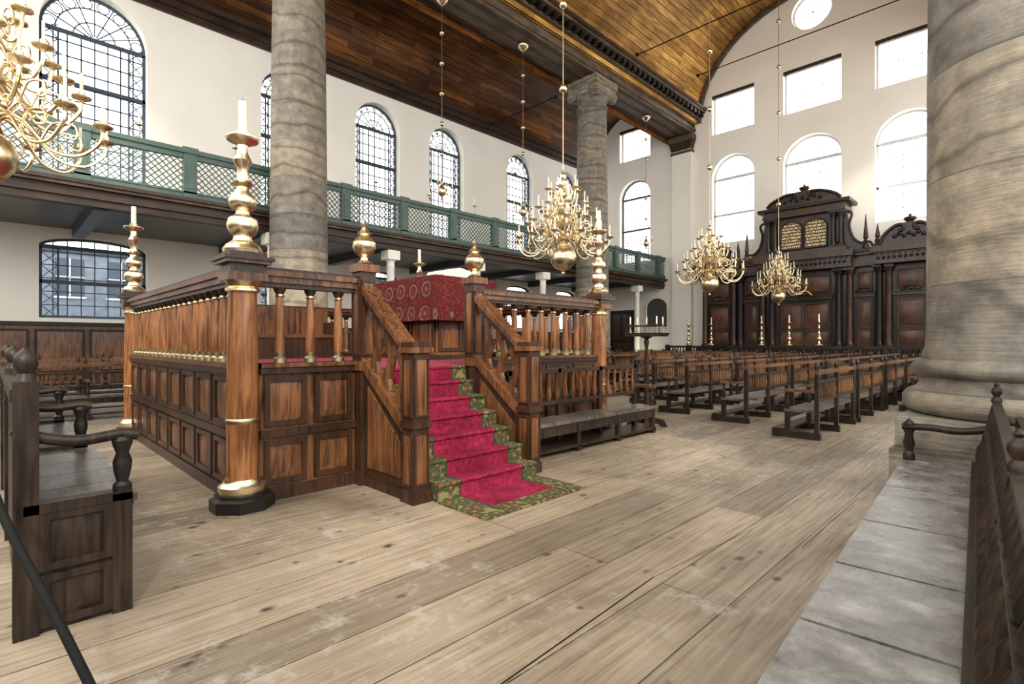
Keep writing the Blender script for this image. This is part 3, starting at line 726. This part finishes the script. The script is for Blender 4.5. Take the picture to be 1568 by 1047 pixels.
for x in (-.8,0): 
    b.M=T(0,-.52,0); b.panel(x+.03,x+.77,.14,.75,M_bimD,M_bim)
b.M=T(.82,0,0)@RZ(90); b.panel(-.5,0,.14,.75,M_bimD,M_bim); b.panel(0,.5,.14,.75,M_bimD,M_bim)
b.M=I4
def ring(z,o,amp):
    pts=[]; w,d=1.0+o,.7+o
    for i in range(120):
        t=i/120*4; s=int(t); f=t-s
        cs=[(-w,-d),(w,-d),(w,d),(-w,d)]; a=cs[s]; c=cs[(s+1)%4]
        x=a[0]+(c[0]-a[0])*f; y=a[1]+(c[1]-a[1])*f
        k=amp*math.sin(i*.9); nrm=[(0,-1),(1,0),(0,1),(-1,0)][s]
        pts.append((x+nrm[0]*k,y+nrm[1]*k,z))
    return pts
rings=[ring(.66,.06,.02),ring(1.0,.03,.012),ring(1.38,.0,.003),ring(1.42,-.02,0)]
vs=[p for r in rings for p in r]; fs=[]
for j in range(3):
    for i in range(120):
        k=(i+1)%120; fs.append((j*120+i,j*120+k,(j+1)*120+k,(j+1)*120+i))
fs.append(tuple(360+i for i in range(120)))
b.add(vs,fs,M_tc)
b.obj('reading_desk',(-8.0,5.9,PZ+.002))
b=B(); b.prism([(-.35,0),(.35,0),(.38,.06),(.35,.13),(0,.2),(-.35,.13),(-.38,.06)],-.25,.25,M_cush); b.obj('white_cushion',(-7.5,5.95,PZ+1.425),90)
b=B(); b.box(-.25,.25,-1.2,1.2,.38,.44,M_bim); b.box(-.22,.22,-1.15,1.15,0,.38,M_bimD); b.box(-.25,-.2,-1.2,1.2,.44,.95,M_bim)
for y in (-1.15,1.15): b.box(-.25,.25,y-.03,y+.03,.44,.68,M_bimD)
b.obj('bimah_bench',(-9.85,3.6,PZ+.002))

# ------------------------------------------------------------ pews
def post(b,x,y,z0,z1,r,m):
    h=z1-z0
    b.lathe(x,y,[(r*1.1,z0),(r*1.1,z0+.1*h),(r*.7,z0+.14*h),(r*1.2,z0+.3*h),(r*1.1,z0+.42*h),(r*.6,z0+.6*h),(r*.9,z0+.72*h),(r*.6,z0+.78*h),(r*1.1,z0+.86*h),(r*1.1,z1)],12,m)
def pew(L=2.3):
    b=B()
    b.box(-.46,-.02,0,L,.41,.45,M_seatd); b.box(-.44,-.4,.03,L-.03,.3,.41,M_pew)
    b.box(-.035,.035,0,L,1.0,1.06,M_pewr); b.box(-.025,.025,0,L,.58,.63,M_pew); b.box(-.02,.02,0,L,.86,.9,M_pew)
    y=.1
    while y<L-.05:
        b.lathe(0,y,[(.018,.63),(.03,.72),(.015,.8),(.02,.87)],6,M_pewr); y+=.13
    b.box(-.64,-.42,.02,L-.02,.1,.13,M_pew)
    for y in (.04,L/2,L-.04):
        b.box(-.03,.03,y-.035,y+.035,0,1.0,M_pew)
        b.lathe(0,y,[(.035,1.06),(.03,1.08),(.04,1.12),(.02,1.17),(.005,1.19)],8,M_pew)
        b.box(-.45,-.38,y-.035,y+.035,0,.43,M_pew)
        b.box(-.64,.05,y-.04,y+.04,0,.1,M_pew)
        post(b,-.41,y,.45,.72,.03,M_pew)
        b.box(-.47,0,y-.03,y+.03,.72,.76,M_pewr)
    return b.mesh('wooden_pew')
mp=pew()
for X,ys,n_ in ((-2.35,8.9,6),(-3.75,9.8,6),(-5.1,10.2,6),(-6.45,11.2,5),(-7.8,12.6,5),(-9.1,14.9,4),(-10.4,12.8,5),(-11.7,12.4,5),(-13.0,12.0,5),(-1.45,14.0,4)):
    for i in range(n_): inst(mp,'wooden_pew',(X,ys+2.6*i,0))
for X,ya in ((-13.4,-2.5),(-14.6,-2.5),(-17.2,-3),(-18.4,-3)):
    for i in range(3): inst(mp,'wooden_pew',(X,ya+2.5*(i+1),0),180)
b=B()
b.box(-.2,.22,0,3.1,.4,.45,M_seatd); b.box(.16,.2,.05,3.05,.26,.4,M_pew); b.box(-.2,.22,0,3.1,.06,.1,M_pew)
for y in (.05,1.05,2.05,3.05):
    b.box(-.2,.22,y-.04,y+.04,0,.08,M_pew); b.box(.14,.21,y-.035,y+.035,.08,.4,M_pew); b.box(-.2,-.14,y-.035,y+.035,.08,1.12,M_pew)
b.box(-.2,-.14,0,3.1,1.06,1.12,M_bimD); b.box(-.2,-.15,0,3.1,.62,.67,M_bimD)
for i in range(17): b.lathe(-.17,.12+i*.18,[(.02,.67),(.045,.75),(.03,.84),(.022,.95),(.035,1.06)],8,M_bim)
post(b,.17,3.05,.45,.74,.035,M_pew); b.box(-.18,.22,3.01,3.09,.74,.79,M_pewr)
b.obj('bimah_side_bench',(-4.66,4.72,0))
b=B()
for a in (0,90):
    b.M=RZ(a+20)
    b.prism([(-.36,0),(-.24,0),(-.2,.05),(.2,.05),(.24,0),(.36,0),(.3,.12),(.1,.16),(.05,.4),(-.05,.4),(-.1,.16),(-.3,.12)],-.035,.035,M_bimD)
b.M=I4
b.lathe(0,0,[(.05,.35),(.06,.45),(.035,.6),(.05,.8),(.03,1.0),(.045,1.2),(.025,1.4),(.05,1.5),(.03,1.55),(.12,1.6)],14,M_bimD)
b.prism([(-.3,1.6),(.3,1.6),(.34,1.66),(-.34,1.66)],-.24,.24,M_pew)
for (x,y) in ((-.24,-.16),(.24,-.16),(.24,.16),(-.24,.16),(0,0)): 
    candlestick(b,x,y,1.66,.16,.04,M_brassd,.12,.012)
b.tube([(-.3,-.2,1.66),(-.3,-.2,1.78),(.3,-.2,1.78),(.3,-.2,1.66)],.012,6,M_pew)
b.obj('wooden_candle_stand',(-4.9,8.3,0),10)

# ------------------------------------------------------------ foreground left pew
b=B()
def endpan(x):
    b.box(x-.05,x,.02,.44,0,.66,M_pew); b.box(x-.06,x+.03,.38,.47,0,.66,M_pew); b.box(x-.06,x+.03,-.02,.08,0,1.3,M_pew)
    b.M=T(x,.08,0)@RZ(90); b.panel(0,.3,.03,.3,M_pew,M_pew,.04,.025); b.panel(0,.3,.32,.62,M_pew,M_pew,.04,.025); b.M=I4
    b.box(x-.07,x+.03,.02,.47,.62,.67,M_pew)
    b.lathe(x-.015,.43,[(.045,.67),(.045,.7),(.028,.72),(.042,.78),(.046,.83),(.03,.88),(.045,.92),(.05,.95),(.035,.97)],16,M_blk)
    b.tube(catmull([(x-.015,-.02,1.06),(x-.015,.1,1.0),(x-.015,.25,.97),(x-.015,.42,.985),(x-.015,.5,.97)],5),[.03]*21,10,M_pew)
    b.lathe(x-.015,.03,[(.045,1.3),(.03,1.34),(.05,1.38),(.045,1.43),(.01,1.47)],14,M_pew)
for x in (0,-1.9,-3.8): endpan(x)
for i in range(9): b.box(-3.8+i*.422,-3.8+i*.422+.412,.06,.5,.6,.64,M_seatd)
b.box(-3.8,0,.08,.48,.58,.6,M_blk); b.box(-3.8,0,.4,.44,.3,.58,M_pew); b.box(-3.8,0,0,.06,.05,1.1,M_pew); b.box(-3.8,0,-.03,.08,1.2,1.26,M_pew)
for i in range(24): b.lathe(-.1-i*.155,.03,[(.02,1.1),(.035,1.14),(.02,1.2)],8,M_pew)
b.obj('armrest_pew',(-3.62,.1,0))
b=B(); b.tube(catmull([(-3.52,-.02,.92),(-3.3,.06,.66),(-2.9,.2,.34),(-2.55,.33,.012)],6),.018,10,M_iron); b.lathe(-2.55,.33,[(.035,0),(.03,.03),(.02,.06)],10,M_iron); b.obj('leaning_black_pole')

# ------------------------------------------------------------ right bench (close)
b=B(); L0,L1=-1.6,4.85
segs=[-1.6,-.75,.0,.62,1.22,1.9,2.7,3.7,4.85]
for i in range(len(segs)-1):
    b.box(-.6,-.12,segs[i]+.011,segs[i+1]-.011,.42,.45,M_seat)
    b.box(-.595,-.13,segs[i],segs[i+1],.37,.415,M_blk); b.box(-.57,-.54,segs[i],segs[i+1],.06,.4,M_pew)
    b.box(-.58,-.03,segs[i]-.03,segs[i]+.03,0,.37,M_pew)
b.box(-.13,-.09,L0,L1,.42,.5,M_pew)
def bx(z): return -.105+.13*(z-.45)/.55
b.tube([(bx(.53),L0,.53),(bx(.53),L1,.53)],.03,4,M_pew)
for i in range(int((L1-L0)/.17)):
    y=L0+.1+i*.17
    Z=[.55,.6,.65,.7,.76,.80]; Rr=[.022,.034,.04,.024,.032,.02]
    b.tube([(bx(z),y,z) for z in Z],Rr,10,M_pew)
    Z=[.83,.87,.91,.97]; Rr=[.018,.03,.024,.018]
    b.tube([(bx(z),y,z) for z in Z],Rr,10,M_pew)
b.box(bx(.82)-.02,bx(.82)+.02,L0,L1,.8,.84,M_pew)
b.box(bx(.99)-.025,bx(.99)+.03,L0,L1,.965,1.005,M_pew)
for y in (-1.5,1.78,L1):
    b.tube([(-.1,y,0),(-.1,y,.42),(bx(.98),y,.98)],.035,4,M_pew)
    b.lathe(bx(1.0),y,[(.035,1.005),(.035,1.03),(.02,1.05),(.036,1.085),(.032,1.11),(.014,1.135),(.02,1.15),(.004,1.17)],16,M_pew)
y=L1
b.lathe(-.55,y,[(.045,.45),(.045,.5),(.028,.53),(.045,.6),(.03,.68),(.045,.72)],16,M_pew)
b.tube(catmull([(0,y,.78),(-.2,y,.74),(-.4,y,.75),(-.6,y,.745)],5),.03,10,M_pew)
b.lathe(-.55,y,[(.05,.77),(.02,.8),(.005,.82)],12,M_pew)
b.obj('long_bench',(.035,1.0,0),3.3)
b=B(); b.box(.17,.62,-1.6,4.85,.41,.45,M_seatd); b.box(.56,.6,-1.6,4.85,.05,.41,M_pew); b.box(.13,.17,-1.6,4.85,.05,.9,M_pew)
for y in (-1.5,1,3,4.8): b.box(.17,.6,y-.03,y+.03,0,.42,M_pew)
b.obj('rear_bench',(.04,1.0,0),3.3)

# ------------------------------------------------------------ people
def mat_person(name,jc,tc_):
    m,nt,p=newmat(name); tc=nd(nt,'ShaderNodeTexCoord'); sp=nd(nt,'ShaderNodeSeparateXYZ',{0:tc.outputs['Object']})
    col=mix(nt,math_(nt,'GREATER_THAN',sp.outputs[2],.92),tc_,jc); col=mix(nt,math_(nt,'GREATER_THAN',sp.outputs[2],1.46),col,(.6,.36,.26))
    col=mix(nt,math_(nt,'LESS_THAN',sp.outputs[2],.09),col,(.02,.02,.02))
    nt.links.new(col,p.inputs['Base Color']); p.inputs['Roughness'].default_value=.8
    return m
def person(x,y,rz,jc,tc_,k):
    root=bpy.data.objects.new('visitor',None); root.location=(x,y,0); root.rotation_euler=(0,0,math.radians(rz)); S.collection.objects.link(root)
    V=[(0,0,.95),(0,0,1.12),(0,.01,1.3),(0,0,1.42),(0,-.01,1.5),(0,-.01,1.55)]; R=[(.15,.11),(.14,.1),(.17,.115),(.12,.085),(.052,.052),(.05,.05)]
    E=[(i,i+1) for i in range(5)]
    for sg in (-1,1):
        o=len(V); V+=[(sg*.19,0,1.40),(sg*.24,.02,1.12),(sg*.22,-.1,.9)]; R+=[(.062,.062),(.047,.047),(.032,.032)]; E+=[(3,o),(o,o+1),(o+1,o+2)]
        o=len(V); V+=[(sg*.1,0,.86),(sg*.11,-.03*sg,.5),(sg*.12,.04*sg,.09),(sg*.13,-.12+.04*sg,.045)]; R+=[(.095,.095),(.068,.068),(.045,.045),(.042,.035)]; E+=[(0,o),(o,o+1),(o+1,o+2),(o+2,o+3)]
    me=bpy.data.meshes.new('body'); me.from_pydata(V,E,[]); me.update()
    ob=bpy.data.objects.new('body',me); S.collection.objects.link(ob); ob.parent=root
    ob.modifiers.new('Skin','SKIN')
    try:
        for i,sv in enumerate(me.skin_vertices[0].data): sv.radius=R[i]; sv.use_root=(i==0)
    except Exception as e: print('skin',e)
    sb=ob.modifiers.new('Sub','SUBSURF'); sb.levels=2; sb.render_levels=2
    me.materials.append(mat_person('clothes_%d'%k,jc,tc_))
    b=B(); b.sphere((0,-.01,1.64),.1,M_skin,16,.78,.95,1.2)
    b.sphere((0,.015,1.67),.105,M_hair,16,.82,.95,1.1)
    b.tube([(0,-.1,1.65),(0,-.125,1.625)],[.008,.014],6,M_skin)
    for sg in (-1,1):
        b.sphere((sg*.032,-.093,1.655),.011,M_blk,8); b.sphere((sg*.08,0,1.64),.022,M_skin,8,.4,.8,1.3)
    b.tube([(-.022,-.098,1.59),(.022,-.098,1.59)],.005,5,M_hair)
    hd=b.obj('head'); hd.parent=root
    b=B()
    for sg in (-1,1):
        b.sphere((sg*.22,-.11,.86),.04,M_skin,8,.5,.9,1.15)
        for q in range(4):
            yy=-.085-.018*q; l=.06+.012*(q in(1,2))
            b.tube([(sg*.22,yy,.83),(sg*.217,yy-.004,.83-l*.6),(sg*.205,yy-.006,.83-l)],[.009,.008,.006],6,M_skin)
        b.tube([(sg*.215,-.14,.87),(sg*.2,-.165,.84),(sg*.195,-.165,.81)],[.01,.009,.007],6,M_skin)
    hh=b.obj('hands'); hh.parent=root
person(-19.3,8.7,40,(.02,.03,.06),(.03,.04,.08),1)
person(-19.6,9.8,-60,(.25,.05,.04),(.04,.04,.05),2)
person(-19.6,3.9,100,(.04,.045,.06),(.03,.03,.04),3)

# ------------------------------------------------------------ neighbouring building seen through lower windows
M_brick=plain('brick_bluegrey',(.15,.19,.25),.8,0,.2,3); M_gl=plain('dark_panes',(.05,.07,.11),.2)
b=B(); b.box(-42,-36,-14,34,0,6.3,M_brick); b.box(-42.3,-35.7,-14.2,34.2,6.3,6.5,M_white)
y=-13
while y<33:
    for z in (.9,3.9):
        b.box(-36.05,-35.98,y,y+1.2,z,z+2,M_gl); b.box(-36,-35.93,y-.08,y+1.28,z-.1,z,M_white); b.box(-36,-35.94,y+.57,y+.63,z,z+2,M_white); b.box(-36,-35.94,y,y+1.2,z+1,z+1.06,M_white)
    y+=2.2
b.obj('neighbouring_building')
b=B(); b.box(-60,XW-.62,-40,60,-.3,-.05,M_grey); b.obj('courtyard_ground')

# ------------------------------------------------------------ light
w=bpy.data.worlds.new('World'); S.world=w; w.use_nodes=True
nt=w.node_tree; bg=nt.nodes['Background']; bg.inputs[0].default_value=(1,.98,.945,1)
bg.inputs[1].default_value=4.5
sun=bpy.data.lights.new('Sun','SUN'); sun.energy=3.2; sun.angle=math.radians(6); sun.color=(1,.9,.76)
so=bpy.data.objects.new('Sun',sun); so.rotation_euler=Vector((-.8,.35,-.55)).to_track_quat('-Z','Y').to_euler(); S.collection.objects.link(so)

# ------------------------------------------------------------ camera
cd=bpy.data.cameras.new('Camera'); cd.lens=18.37; cd.sensor_width=36; cd.clip_start=.02
co=bpy.data.objects.new('Camera',cd); co.location=(0,0,1.5); co.rotation_euler=(math.radians(90),0,math.radians(45)); S.collection.objects.link(co); S.camera=co
